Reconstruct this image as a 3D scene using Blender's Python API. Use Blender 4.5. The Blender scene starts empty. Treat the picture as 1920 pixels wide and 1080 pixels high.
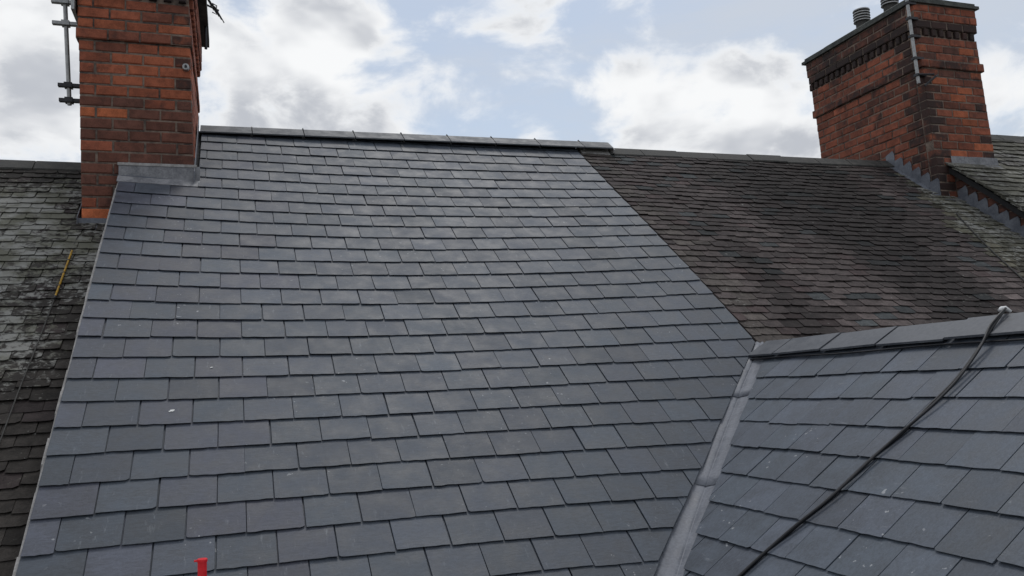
import bpy, math, random
import numpy as np
from mathutils import Matrix, Vector, noise

random.seed(7)
rng = random.Random(11)
D = bpy.data
SC = bpy.context.scene
COL = SC.collection

# ------------------------------------------------------------------ camera
F = 1588.0812                                    # focal length in pixels of a 1920 wide frame
FWD = Vector((0.315, 0.942, 0.116))
def rotv(r):
    r = np.array(r, float); th = np.linalg.norm(r); k = r / th
    K = np.array([[0, -k[2], k[1]], [k[2], 0, -k[0]], [-k[1], k[0], 0]])
    return np.eye(3) + math.sin(th) * K + (1 - math.cos(th)) * K @ K
RC = np.array([[1, 0, 0], [0, 0, -1], [0, 1, 0]], float) @ rotv((-0.12232815, -0.02632701, 0.31912265))
CC = np.array((0.81843697, -8.04196709, -2.47120740))
cam_d = D.cameras.new('camera')
cam = D.objects.new('camera', cam_d); COL.objects.link(cam)
cr, cu, cf = Vector(RC[0]), Vector(-RC[1]), Vector(RC[2])
m = Matrix.Identity(4)
for i in range(3):
    m[i][0], m[i][1], m[i][2], m[i][3] = cr[i], cu[i], -cf[i], CC[i]
cam.matrix_world = m
cam_d.sensor_width = 36.0
cam_d.lens = F / 1920 * 36
cam_d.clip_end = 5000
SC.camera = cam
def px(P):
    c = RC @ (np.array(P, float) - CC)
    if c[2] < .05: return (-9999., -9999.)
    return (960 + F * c[0] / c[2], 540 + F * c[1] / c[2])
def pray(x, y):
    d = RC.T @ np.array([(x - 960) / F, (y - 540) / F, 1.]); return d / np.linalg.norm(d)

# ------------------------------------------------------------------ world and sun
SUN = Vector((0.20, 0.38, 0.90)).normalized()
W = D.worlds.new('World'); SC.world = W; W.use_nodes = True
wt = W.node_tree; wn = wt.nodes; wl = wt.links
for n in list(wn): wn.remove(n)
def NN(tree, typ, **kw):
    n = tree.nodes.new(typ)
    for k, v in kw.items():
        if k == 'ins':
            for a, b in v.items(): n.inputs[a].default_value = b
        else: setattr(n, k, v)
    return n
def LK(tree, a, b): tree.links.new(a, b)
def math_node(tree, op, a, b=None, clamp=False):
    n = NN(tree, 'ShaderNodeMath', operation=op, use_clamp=clamp)
    for i, v in enumerate((a, b)):
        if v is None: continue
        if isinstance(v, (int, float)): n.inputs[i].default_value = v
        else: LK(tree, v, n.inputs[i])
    return n.outputs[0]
def maprange(tree, v, a, b, c=0., d=1., smooth=True):
    n = NN(tree, 'ShaderNodeMapRange', interpolation_type='SMOOTHSTEP' if smooth else 'LINEAR')
    LK(tree, v, n.inputs[0])
    for i, x in zip((1, 2, 3, 4), (a, b, c, d)): n.inputs[i].default_value = x
    return n.outputs[0]
def mixcol(tree, fac, a, b, blend='MIX'):
    n = NN(tree, 'ShaderNodeMix', data_type='RGBA', blend_type=blend)
    for s, v in ((n.inputs[0], fac), (n.inputs[6], a), (n.inputs[7], b)):
        if isinstance(v, (int, float)): s.default_value = v
        elif isinstance(v, tuple): s.default_value = v if len(v) == 4 else (*v, 1)
        else: LK(tree, v, s)
    return n.outputs[2]

def build_sky():
    t = wt
    out = NN(t, 'ShaderNodeOutputWorld'); bg = NN(t, 'ShaderNodeBackground')
    bg.inputs[1].default_value = 0.10
    LK(t, bg.outputs[0], out.inputs[0])
    sky = NN(t, 'ShaderNodeTexSky', sky_type='NISHITA', sun_disc=False)
    sky.sun_elevation = math.asin(SUN.z); sky.sun_rotation = math.atan2(SUN.x, SUN.y)
    sky.air_density = 1.0; sky.dust_density = 1.2; sky.ozone_density = 1.0
    tc = NN(t, 'ShaderNodeTexCoord')
    d = tc.outputs['Generated']
    # cumulus pattern: flattened towards the horizon
    def fbm(vec, scale, detail, rough=.55, dist=0.):
        n = NN(t, 'ShaderNodeTexNoise', ins={'Scale': scale, 'Detail': detail, 'Roughness': rough, 'Distortion': dist})
        LK(t, vec, n.inputs['Vector']); return n.outputs[0]
    mp = NN(t, 'ShaderNodeMapping', ins={'Scale': (1, 1, 1.7), 'Location': (.31, .12, .4)}); LK(t, d, mp.inputs[0])
    v = mp.outputs[0]
    mp2 = NN(t, 'ShaderNodeMapping', ins={'Scale': (1, 1, 1.7), 'Location': (.31 + .012, .12, .4 + .06)}); LK(t, d, mp2.inputs[0])
    fine = fbm(v, 8.0, 9, .56, .25)
    soft = fbm(v, 4.6, 4., .5, .2); soft2 = fbm(mp2.outputs[0], 4.6, 4., .5, .2)
    broad = fbm(v, 2.6, 3, .5)
    # where the larger clouds stand (directions on the sky)
    blobs = [(600, 70, 190, .52), (460, 130, 170, .44), (660, 180, 230, .46), (520, 270, 230, .42), (800, 150, 150, .26), (850, 240, 160, .16),
             (985, 20, 150, .42), (1020, 100, 90, .22), (1200, -60, 160, .34), (860, 20, 120, .18),
             (1220, 240, 170, .44), (1410, 200, 170, .50), (1330, 280, 200, .46), (1010, 265, 90, .30), (1500, 250, 150, .42),
             (60, 60, 220, .48), (60, 230, 200, .40), (1880, 160, 110, .46), (1900, 260, 90, .2),
             (860, 330, 120, .1)]
    acc = None
    for (bx, by, r, w) in blobs:
        c = pray(bx, by)
        n = NN(t, 'ShaderNodeVectorMath', operation='DISTANCE'); LK(t, d, n.inputs[0]); n.inputs[1].default_value = tuple(c)
        o = maprange(t, n.outputs['Value'], r / F * 1.25, 0., 0., w)
        acc = o if acc is None else math_node(t, 'MAXIMUM', acc, o)
    # outside the part in view the broken cloud simply goes on
    n = NN(t, 'ShaderNodeVectorMath', operation='DISTANCE'); LK(t, d, n.inputs[0]); n.inputs[1].default_value = tuple(pray(960, 100))
    away = maprange(t, n.outputs['Value'], .62, .95)
    acc = math_node(t, 'ADD', acc, math_node(t, 'MULTIPLY', away, maprange(t, broad, .38, .62, .0, .5)))
    dens = math_node(t, 'ADD', acc, math_node(t, 'MULTIPLY', math_node(t, 'SUBTRACT', fine, .5), 1.35))
    mask = maprange(t, dens, .11, .37)
    # lit rims, grey bellies
    lit = maprange(t, math_node(t, 'SUBTRACT', soft, soft2), -.10, .13)
    thick = maprange(t, dens, .24, .50)
    shade = math_node(t, 'MULTIPLY', thick, math_node(t, 'SUBTRACT', 1., lit))
    cloud = mixcol(t, math_node(t, 'MULTIPLY', shade, .95), (9.4, 9.5, 9.6), (5.0, 5.25, 5.75))
    # thin high veil over the blue
    mv = NN(t, 'ShaderNodeMapping', ins={'Scale': (1.2, 1.2, 5.0), 'Rotation': (.2, .35, 0)}); LK(t, d, mv.inputs[0])
    veil = maprange(t, fbm(mv.outputs[0], 2.3, 6, .6, .3), .30, .68, .50, .93)
    base = mixcol(t, 1.0, sky.outputs[0], (1.45, 1.42, 1.32), 'MULTIPLY')
    base = mixcol(t, veil, base, (5.9, 6.4, 7.2))
    fin = mixcol(t, mask, base, cloud)
    LK(t, fin, bg.inputs[0])
build_sky()
sun_d = D.lights.new('sun', 'SUN'); sun_d.energy = 1.1; sun_d.angle = math.radians(15); sun_d.color = (1, .985, .965)
sun = D.objects.new('sun', sun_d); COL.objects.link(sun)
sun.rotation_euler = (-SUN).to_track_quat('-Z', 'Y').to_euler()
SC.view_settings.view_transform = 'Standard'; SC.view_settings.look = 'None'
SC.view_settings.exposure = 0.0; SC.view_settings.gamma = 1.0; SC.view_settings.use_curve_mapping = False

# ------------------------------------------------------------------ materials
def new_mat(name):
    mt = D.materials.new(name); mt.use_nodes = True; t = mt.node_tree
    for n in list(t.nodes): t.nodes.remove(n)
    out = NN(t, 'ShaderNodeOutputMaterial'); p = NN(t, 'ShaderNodeBsdfPrincipled')
    LK(t, p.outputs[0], out.inputs[0])
    return mt, t, p
def noise_tex(t, scale, detail=4, rough=.55, vec=None, stretch=None, dist=0., off=None):
    if vec is None: vec = NN(t, 'ShaderNodeNewGeometry').outputs['Position']
    if stretch or off is not None:
        mp = NN(t, 'ShaderNodeMapping', ins={'Scale': stretch or (1, 1, 1)}); LK(t, vec, mp.inputs[0])
        if off is not None: LK(t, off, mp.inputs['Location'])
        vec = mp.outputs[0]
    n = NN(t, 'ShaderNodeTexNoise', ins={'Scale': scale, 'Detail': detail, 'Roughness': rough, 'Distortion': dist})
    LK(t, vec, n.inputs['Vector']); return n.outputs[0]
def bump(t, p, h, strength, dist, prev=None):
    b = NN(t, 'ShaderNodeBump', ins={'Strength': strength, 'Distance': dist}); LK(t, h, b.inputs['Height'])
    if prev is not None: LK(t, prev, b.inputs['Normal'])
    LK(t, b.outputs[0], p.inputs['Normal']); return b.outputs[0]
def tint_source(t, src):
    """colour and alpha carried by the piece itself: object colour, or the colour attribute of a joined part"""
    if src == 'object':
        n = NN(t, 'ShaderNodeObjectInfo'); return n.outputs['Color'], n.outputs['Alpha'], n.outputs['Random']
    n = NN(t, 'ShaderNodeAttribute', attribute_name='tint')
    g = NN(t, 'ShaderNodeNewGeometry')
    return n.outputs['Color'], n.outputs['Alpha'], g.outputs['Random Per Island']

def mat_slate(src):
    mt, t, p = new_mat('slate_' + src)
    col, al, rnd = tint_source(t, src)
    off = NN(t, 'ShaderNodeCombineXYZ'); 
    LK(t, math_node(t, 'MULTIPLY', rnd, 37.), off.inputs[0]); LK(t, math_node(t, 'MULTIPLY', rnd, 91.), off.inputs[2])
    off = off.outputs[0]
    blot = noise_tex(t, 7., 4, .6, off=off)
    grain = noise_tex(t, 28., 6, .62, stretch=(1, 3.2, 3.2), off=off, dist=.6)
    fine = noise_tex(t, 150., 3, .6)
    v = math_node(t, 'ADD', maprange(t, blot, .25, .75, .74, 1.30), maprange(t, grain, .3, .7, -.17, .17))
    v = math_node(t, 'ADD', v, maprange(t, fine, .3, .7, -.10, .10))
    c = mixcol(t, 1., col, (1, 1, 1), 'MULTIPLY')
    mul = NN(t, 'ShaderNodeVectorMath', operation='SCALE'); LK(t, c, mul.inputs[0]); LK(t, v, mul.inputs['Scale'])
    # pale scuffs along the slope and scattered dust specks
    scuff = maprange(t, noise_tex(t, 9., 5, .7, stretch=(5, .9, .9), off=off), .60, .80)
    c = mixcol(t, math_node(t, 'MULTIPLY', scuff, .55), mul.outputs[0], (.22, .24, .26))
    spk = maprange(t, noise_tex(t, 34., 2, .5), .70, .74)
    spk = math_node(t, 'MULTIPLY', spk, maprange(t, noise_tex(t, 1.7, 3), .50, .66))
    c = mixcol(t, math_node(t, 'MULTIPLY', spk, .55), c, (.42, .43, .44))
    LK(t, c, p.inputs['Base Color'])
    r = maprange(t, blot, .2, .8, .54, .72); LK(t, r, p.inputs['Roughness'])
    p.inputs['Specular IOR Level'].default_value = .5
    b = bump(t, p, grain, .30, .003); bump(t, p, fine, .25, .001, b)
    return mt
def mat_tile(src):
    mt, t, p = new_mat('clay_tile_' + src)
    col, al, rnd = tint_source(t, src)
    off = NN(t, 'ShaderNodeCombineXYZ'); LK(t, math_node(t, 'MULTIPLY', rnd, 53.), off.inputs[1]); off = off.outputs[0]
    n1 = noise_tex(t, 16., 6, .65, off=off); n2 = noise_tex(t, 95., 4, .65)
    v = math_node(t, 'ADD', maprange(t, n1, .25, .75, .65, 1.35), maprange(t, n2, .3, .7, -.22, .22))
    mul = NN(t, 'ShaderNodeVectorMath', operation='SCALE'); LK(t, col, mul.inputs[0]); LK(t, v, mul.inputs['Scale'])
    # lichen crusts: amount rides in the alpha of the piece
    li = math_node(t, 'ADD', noise_tex(t, 22., 7, .68, dist=.5), math_node(t, 'MULTIPLY', al, .42))
    li2 = noise_tex(t, 5., 3, .6)
    lm = maprange(t, li, .66, .82)
    lc = mixcol(t, maprange(t, li2, .38, .62), (.135, .134, .105), (.27, .268, .25))
    c = mixcol(t, math_node(t, 'MULTIPLY', lm, .85), mul.outputs[0], lc)
    spk = maprange(t, noise_tex(t, 40., 2, .5), .74, .77)
    c = mixcol(t, math_node(t, 'MULTIPLY', spk, .5), c, (.36, .36, .34))
    LK(t, c, p.inputs['Base Color']); p.inputs['Roughness'].default_value = .85
    p.inputs['Specular IOR Level'].default_value = .18
    b = bump(t, p, n1, .6, .006); b = bump(t, p, n2, .5, .003, b); bump(t, p, lm, .5, .004, b)
    return mt
def mat_brick():
    mt, t, p = new_mat('brick')
    col, al, rnd = tint_source(t, 'object')
    n1 = noise_tex(t, 14., 6, .65, dist=.4); n2 = noise_tex(t, 120., 4, .6)
    v = math_node(t, 'ADD', maprange(t, n1, .25, .75, .7, 1.3), maprange(t, n2, .3, .7, -.15, .15))
    mul = NN(t, 'ShaderNodeVectorMath', operation='SCALE'); LK(t, col, mul.inputs[0]); LK(t, v, mul.inputs['Scale'])
    soot = maprange(t, math_node(t, 'ADD', noise_tex(t, 4.5, 6, .68), math_node(t, 'MULTIPLY', math_node(t, 'SUBTRACT', 1., al), .45)), .58, .86)
    c = mixcol(t, math_node(t, 'MULTIPLY', soot, .88), mul.outputs[0], (.022, .02, .02))
    LK(t, c, p.inputs['Base Color']); p.inputs['Roughness'].default_value = .85
    p.inputs['Specular IOR Level'].default_value = .3
    b = bump(t, p, n1, .5, .006); bump(t, p, n2, .5, .002, b)
    return mt
def mat_plain(name, c0, c1, rough=.7, scale=12., bumpd=.004, metal=0., stretch=None, spec=.4):
    mt, t, p = new_mat(name)
    n1 = noise_tex(t, scale, 6, .62, stretch=stretch, dist=.3); n2 = noise_tex(t, scale * 8, 4, .6)
    f = math_node(t, 'ADD', maprange(t, n1, .3, .7), maprange(t, n2, .3, .7, -.25, .25))
    c = mixcol(t, f, c0, c1)
    LK(t, c, p.inputs['Base Color'])
    r = maprange(t, n1, .3, .7, rough - .1, rough + .08); LK(t, r, p.inputs['Roughness'])
    p.inputs['Metallic'].default_value = metal; p.inputs['Specular IOR Level'].default_value = spec
    b = bump(t, p, n1, .4, bumpd); bump(t, p, n2, .3, bumpd * .3, b)
    return mt
M_SLATE, M_SLATE_A = mat_slate('object'), mat_slate('attr')
M_TILE, M_TILE_A = mat_tile('object'), mat_tile('attr')
M_BRICK = mat_brick()
M_MORTAR = mat_plain('mortar_sooty', (.04, .031, .027), (.22, .165, .13), .9, 4.)
M_MORTAR_PALE = mat_plain('mortar_pale', (.22, .21, .20), (.38, .37, .36), .9, 20.)
M_LEAD = mat_plain('lead', (.088, .096, .116), (.165, .175, .20), .58, 9., .003, .0)
M_LEAD_PALE = mat_plain('lead_weathered', (.12, .123, .135), (.25, .25, .26), .62, 8., .004, .0)
M_UNDER = mat_plain('roof_underlay', (.012, .012, .013), (.025, .025, .026), .9)
M_RIDGE = mat_plain('ridge_tile_grey', (.044, .050, .058), (.068, .074, .083), .62, 10., .003)
M_RIDGE_W = mat_plain('ridge_tile_lead_grey', (.042, .047, .057), (.088, .094, .106), .55, 5., .003, stretch=(1, 1, 3))
M_OLDRIDGE = mat_plain('ridge_tile_old', (.030, .030, .029), (.075, .072, .066), .85, 14., .006)
M_STEEL = mat_plain('galvanised_steel', (.23, .23, .23), (.40, .40, .39), .45, 30., .001, .6)
M_DARKMETAL = mat_plain('dark_metal', (.02, .02, .022), (.05, .05, .055), .5, 30., .001, .4)
M_CABLE = mat_plain('black_cable', (.008, .008, .010), (.016, .016, .018), .5, 40., .0005)
M_WHITE = mat_plain('white_plastic', (.62, .62, .62), (.75, .75, .74), .5, 40., .0005)
M_RED = mat_plain('red_plastic', (.66, .014, .022), (.78, .026, .034), .38, 20., .0005)
M_YELLOW = mat_plain('yellow_paint', (.30, .17, .015), (.48, .28, .03), .6, 30., .001)
M_CONC = mat_plain('cap_stone', (.035, .038, .036), (.10, .105, .095), .9, 10., .006)
M_DROP = mat_plain('dropping_white', (.62, .62, .60), (.8, .8, .78), .8, 60., .001)
M_WALL = mat_plain('house_wall', (.10, .05, .035), (.17, .075, .05), .9, 8.)
M_GROUND = mat_plain('ground_surface', (.06, .06, .055), (.12, .12, .10), .95, .6)

# ------------------------------------------------------------------ object helpers
def link(name, mesh, mat=None, parent=None):
    o = D.objects.new(name, mesh); COL.objects.link(o)
    if mat is not None and not mesh.materials: mesh.materials.append(mat)
    if parent is not None: o.parent = parent
    return o
def tag(o, label, cat, group=None):
    o['label'] = label; o['category'] = cat
    if group: o['group'] = group
    return o
def thing(name, label, cat, loc=(0, 0, 0), group=None):
    o = D.objects.new(name, None); COL.objects.link(o); o.empty_display_size = .2
    o.location = loc; tag(o, label, cat, group); o['kind'] = 'thing'; return o
def mesh_from(name, vs, fs, smooth=False):
    me = D.meshes.new(name); me.from_pydata([tuple(v) for v in vs], [], fs); me.update()
    if smooth:
        for pl in me.polygons: pl.use_smooth = True
    return me
class MB:
    def __init__(s): s.v, s.f = [], []
    def add(s, vs, fs):
        b = len(s.v); s.v += [tuple(v) for v in vs]; s.f += [tuple(i + b for i in f) for f in fs]; return s
    def box(s, x0, x1, y0, y1, z0, z1, tf=None):
        vs = [(x, y, z) for z in (z0, z1) for y in (y0, y1) for x in (x0, x1)]
        if tf: vs = [tf(v) for v in vs]
        return s.add(vs, [(0, 2, 3, 1), (4, 5, 7, 6), (0, 1, 5, 4), (2, 6, 7, 3), (0, 4, 6, 2), (1, 3, 7, 5)])
    def tube(s, pts, r, n=8, cap=True):
        pts = [Vector(p) for p in pts]; rs = r if isinstance(r, (list, tuple)) else [r] * len(pts)
        b = len(s.v); up = Vector((.31, .17, .93))
        for i, p in enumerate(pts):
            d = (pts[min(i + 1, len(pts) - 1)] - pts[max(i - 1, 0)]).normalized()
            a = d.cross(up).normalized(); c = d.cross(a)
            for k in range(n):
                w = 2 * math.pi * k / n; s.v.append(tuple(p + (a * math.cos(w) + c * math.sin(w)) * rs[i]))
        for i in range(len(pts) - 1):
            for k in range(n):
                k2 = (k + 1) % n
                s.f.append((b + i * n + k, b + i * n + k2, b + (i + 1) * n + k2, b + (i + 1) * n + k))
        if cap:
            s.f.append(tuple(b + k for k in reversed(range(n)))); e = b + (len(pts) - 1) * n
            s.f.append(tuple(e + k for k in range(n)))
        return s
    def prism(s, poly, vec):
        """poly: list of 3d points (planar), extruded along vec"""
        n = len(poly); v = Vector(vec)
        a = [Vector(p) for p in poly]; bb = [p + v for p in a]
        return s.add(a + bb, [tuple(range(n))[::-1], tuple(range(n, 2 * n))] + [(i, (i + 1) % n, (i + 1) % n + n, i + n) for i in range(n)])
    def build(s, name, mat, parent=None, smooth=False):
        me = mesh_from(name, s.v, s.f, smooth)
        import bmesh
        bm = bmesh.new(); bm.from_mesh(me); bmesh.ops.recalc_face_normals(bm, faces=bm.faces); bm.to_mesh(me); bm.free()
        return link(name, me, mat, parent)

def clip(poly, a, b, c):
    """keep the part of a 2d polygon where a*x + b*y <= c"""
    out = []
    for i in range(len(poly)):
        p, q = poly[i], poly[(i + 1) % len(poly)]
        dp, dq = a * p[0] + b * p[1] - c, a * q[0] + b * q[1] - c
        if dp <= 0: out.append(p)
        if dp * dq < 0:
            k = dp / (dp - dq); out.append((p[0] + (q[0] - p[0]) * k, p[1] + (q[1] - p[1]) * k))
    return out
def area(poly):
    return abs(sum(poly[i][0] * poly[(i + 1) % len(poly)][1] - poly[(i + 1) % len(poly)][0] * poly[i][1] for i in range(len(poly)))) / 2
def slab(poly, t, bev=.0008, under=.008):
    """flat piece with a small arris round its face"""
    n = len(poly); cx = sum(p[0] for p in poly) / n; cy = sum(p[1] for p in poly) / n
    def inset(p):
        dx, dy = cx - p[0], cy - p[1]; L = math.hypot(dx, dy) or 1; return (p[0] + dx / L * bev, p[1] + dy / L * bev)
    ymin = min(p[1] for p in poly)
    vs = [(p[0], p[1] + (under if p[1] < ymin + .03 else 0), 0) for p in poly] + [(p[0], p[1], t - bev) for p in poly] + [(*inset(p), t) for p in poly]
    fs = [tuple(range(n))[::-1], tuple(range(2 * n, 3 * n))]
    for i in range(n):
        j = (i + 1) % n
        fs += [(i, j, n + j, n + i), (n + i, n + j, 2 * n + j, 2 * n + i)]
    return vs, fs
def slate_outline(w, L, r, chip=True):
    """tail edge at y=0 with riven irregularities, head at y=L"""
    x0, x1 = -w / 2, w / 2
    pts = []
    k = 7
    for i in range(k + 1):
        f = i / k; pts.append((x0 + w * f, r.gauss(0, .0013)))
    c = r.random() if chip else 1
    if c < .20:   # broken corner
        a = r.uniform(.008, .022); b = r.uniform(.006, .016)
        pts = pts[:-1] + [(x1 - a, pts[-1][1] + .001), (x1 - a * .3, b * .5), (x1, b)]
    elif c < .38:
        a = r.uniform(.008, .022); b = r.uniform(.006, .014)
        pts = [(x0, b), (x0 + a * .4, b * .4), (x0 + a, .001)] + pts[1:]
    pts += [(x1 + r.gauss(0, .0006), L * .3), (x1, L), (x0, L), (x0 + r.gauss(0, .0006), L * .3)]
    return pts

class Roof:
    """lays rigid overlapping pieces on a surface function surf(X, s)"""
    def __init__(self, root, surf, piece, mat, mat_attr, t, gap, L, limit, hidden=None, tilt_len=None):
        self.root, self.surf, self.piece = root, surf, piece
        self.mat, self.mat_attr, self.t, self.gap, self.L, self.limit = mat, mat_attr, t, gap, L, limit
        self.items = []; self.variants = {}; self.hidden = hidden; self.tl = tilt_len or L
    def frame(self, X, s):
        e = .02
        p = self.surf(X, s); ex = (self.surf(X + e, s) - self.surf(X - e, s)).normalized()
        eu = (self.surf(X, s - e) - self.surf(X, s + e)).normalized()
        n = ex.cross(eu).normalized(); eu = n.cross(ex).normalized()
        return p, ex, eu, n
    def put(self, X, s, poly, tint, key=None, jit=1.):
        if s - .03 < max(q[1] for q in poly):            # the top courses stop under the ridge
            poly = clip(poly, 0, 1, s - .03); key = None
            if len(poly) < 3: return
        p, ex, eu, n = self.frame(X, s)
        a = math.atan2(2 * self.t + self.gap, self.tl) + rng.gauss(0, .003) * jit
        n2 = n * math.cos(a) + eu * math.sin(a); eu2 = eu * math.cos(a) - n * math.sin(a)
        rz = rng.gauss(0, .0028) * jit
        ex3 = ex * math.cos(rz) + eu2 * math.sin(rz); eu3 = eu2 * math.cos(rz) - ex * math.sin(rz)
        tw = rng.gauss(0, .004) * jit
        n3 = (n2 + ex3 * tw).normalized(); ex3 = eu3.cross(n3).normalized()
        o = p + n * (2 * self.t + self.gap + rng.uniform(0, .002) * jit) + eu * rng.gauss(0, .0028) * jit
        M = Matrix(((ex3.x, eu3.x, n3.x, o.x), (ex3.y, eu3.y, n3.y, o.y), (ex3.z, eu3.z, n3.z, o.z), (0, 0, 0, 1)))
        vis = [px(M @ Vector((q[0], min(q[1], self.L * .5), self.t))) for q in poly]
        cx = sum(v[0] for v in vis) / len(vis); cy = sum(v[1] for v in vis) / len(vis)
        ar = area(vis) if -30 < cx < 1950 and -30 < cy < 1110 else 0
        if self.hidden and self.hidden(cx, cy): ar *= .001
        self.items.append((ar, M, poly, tint, key))
    def finish(self):
        self.items.sort(key=lambda i: -i[0])
        rest = MB(); cols = []
        for k, (ar, M, poly, tint, key) in enumerate(self.items):
            if k < self.limit and ar > 20:
                if key is not None:
                    if key not in self.variants:
                        me = mesh_from(self.piece, *slab(poly, self.t)); me.materials.append(self.mat); self.variants[key] = me
                    me = self.variants[key]
                else:
                    me = mesh_from(self.piece, *slab(poly, self.t)); me.materials.append(self.mat)
                o = D.objects.new(self.piece, me); COL.objects.link(o); o.parent = self.root; o.matrix_world = M
                o.color = tint
            else:
                vs, fs = slab(poly, self.t)
                rest.add([M @ Vector(v) for v in vs], fs); cols += [tint] * len(vs)
        if rest.v:
            me = mesh_from(self.piece, rest.v, rest.f); me.materials.append(self.mat_attr)
            at = me.color_attributes.new('tint', 'FLOAT_COLOR', 'POINT')
            at.data.foreach_set('color', [c for t in cols for c in t])
            o = link(self.piece + '_field', me, None, self.root); o['kind'] = 'stuff'

# ------------------------------------------------------------------ roof surfaces
PM = 0.65481242; CP, SP, TP = math.cos(PM), math.sin(PM), math.tan(PM)
S0, G = .15, .19740683
NM = Vector((0, -SP, CP))
def sag(h, t):
    b = 4 * h * (1 - h)
    return (b * (.272006 * t - .179970 * t * t - .138998 * t ** 3) + b * (h - .5) * (-.087834 * t + .084102 * t * t)
            - .177028 * t * (1 - t) + .196777 * h * t * (1 - t) - .621484 * t * t * h + (.401553 * h + .436302 * h * h) * t ** 3)
def surf_main(X, s):
    h = min(max(X / 4.25, 0), 1); t = s / 6
    return Vector((X, -s * CP, -s * SP)) - NM * sag(h, t)
def surf_right(X, s):
    t = s / 6; u = .012 * noise.noise(Vector((X * .8, s * .8, 3.1)))
    return Vector((X, -s * CP, -s * SP)) - NM * (sag(1, t) * max(0, 1 - (X - 4.25) / 2.5) + .018 + u)
TL = .745; PL = math.atan(TL); CL, SL = math.cos(PL), math.sin(PL); ZL = -.40
def surf_left(X, s):
    u = .014 * noise.noise(Vector((X * .9, s * .9, 8.7)))
    return Vector((X, -s * CL, ZL - s * SL + u))
PF = math.atan(.82); CF, SF = math.cos(PF), math.sin(PF); ZF = .40
def surf_far(X, s):
    u = .016 * noise.noise(Vector((X * 1.1, s * 1.1, 1.7)))
    return Vector((X, -s * CF, ZF - s * SF + u))
PW = .63274715; CW, SW = math.cos(PW), math.sin(PW); XW, ZW = 4.29245, -2.26991; GW, SW0 = .20705304, .18609746
def surf_wing(V, s):              # V runs along the ridge towards the camera
    return Vector((XW - s * CW, -V, ZW - s * SW))

def deck(parent, surf, xs, ss, off=.012, depth=.14, name='roof_deck'):
    """boarding and felt below the covering, a solid sheet that follows the surface"""
    mb = MB(); nx, ns = len(xs), len(ss)
    top, bot = [], []
    for s in ss:
        for x in xs:
            e = .02; p = surf(x, s); ex = surf(x + e, s) - surf(x - e, s); eu = surf(x, s - e) - surf(x, s + e)
            n = ex.cross(eu).normalized(); top.append(p - n * off); bot.append(p - n * depth)
    N = nx * ns; fs = []
    idx = lambda i, j: j * nx + i
    for j in range(ns - 1):
        for i in range(nx - 1):
            fs.append((idx(i, j), idx(i + 1, j), idx(i + 1, j + 1), idx(i, j + 1)))
            fs.append((N + idx(i, j), N + idx(i, j + 1), N + idx(i + 1, j + 1), N + idx(i + 1, j)))
    ring = [idx(i, 0) for i in range(nx)] + [idx(nx - 1, j) for j in range(1, ns)] + [idx(i, ns - 1) for i in range(nx - 2, -1, -1)] + [idx(0, j) for j in range(ns - 2, 0, -1)]
    for a, b in zip(ring, ring[1:] + ring[:1]): fs.append((a, b, b + N, a + N))
    mb.add(top + bot, fs)
    return mb.build(name, M_UNDER, parent)
def lin(a, b, n): return [a + (b - a) * i / (n - 1) for i in range(n)]

def ridge_piece(parent, A, B, wing_l, wing_r, tl, tr, t, mat, name='ridge_tile', rim=0.0):
    """angled ridge tile from A to B; wings drop on both sides (tl, tr: slope angle)"""
    A, B = Vector(A), Vector(B); d = (B - A).normalized(); side = d.cross(Vector((0, 0, 1))).normalized()
    def prof(P, g):
        l = -side * math.cos(tl) - Vector((0, 0, 1)) * math.sin(tl); r = side * math.cos(tr) - Vector((0, 0, 1)) * math.sin(tr)
        up = Vector((0, 0, 1))
        return [P + l * wing_l + up * g, P + up * (.006 + g) + l * .02, P + up * (.006 + g) + r * .02, P + r * wing_r + up * g,
                P + r * wing_r - up * t, P - up * t, P + l * wing_l - up * t]
    mb = MB()
    secs = [prof(A, 0), prof(B - d * .05, 0), prof(B - d * .05, rim), prof(B, rim)] if rim else [prof(A, 0), prof(B, 0)]
    for s in secs: mb.v += [tuple(p) for p in s]
    n = 7
    for k in range(len(secs) - 1):
        for i in range(n):
            j = (i + 1) % n; mb.f.append((k * n + i, k * n + j, (k + 1) * n + j, (k + 1) * n + i))
    mb.f.append(tuple(range(n))); mb.f.append(tuple(range((len(secs) - 1) * n, len(secs) * n)))
    return mb.build(name, mat, parent)

# =================================================================== SETTING
g = MB().box(-400, 400, -400, 400, -10.5, -9.5).build('ground', M_GROUND); g['kind'] = 'structure'

# =================================================================== MAIN SLATE ROOF
main = thing('slate_roof', 'newly laid blue-grey slate roof filling the middle of the picture', 'roof')
deck(main, surf_main, lin(0.012, 4.27, 14), lin(0.0, 5.9, 20))
SLW = .25
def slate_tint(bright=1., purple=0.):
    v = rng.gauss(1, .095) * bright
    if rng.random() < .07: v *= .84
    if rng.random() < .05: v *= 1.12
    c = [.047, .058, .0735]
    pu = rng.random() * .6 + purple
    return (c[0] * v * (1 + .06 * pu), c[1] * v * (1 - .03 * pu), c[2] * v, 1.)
R1 = Roof(main, surf_main, 'slate', M_SLATE, M_SLATE_A, .0062, .0080, .43, 300,
          hidden=lambda x, y: x > 1418 - (y - 650) * .345 + 4 and y > 640)
VAR = [slate_outline(SLW - .0052 + random.Random(50 + i).gauss(0, .0012), .43, random.Random(100 + i)) for i in range(28)]
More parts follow.
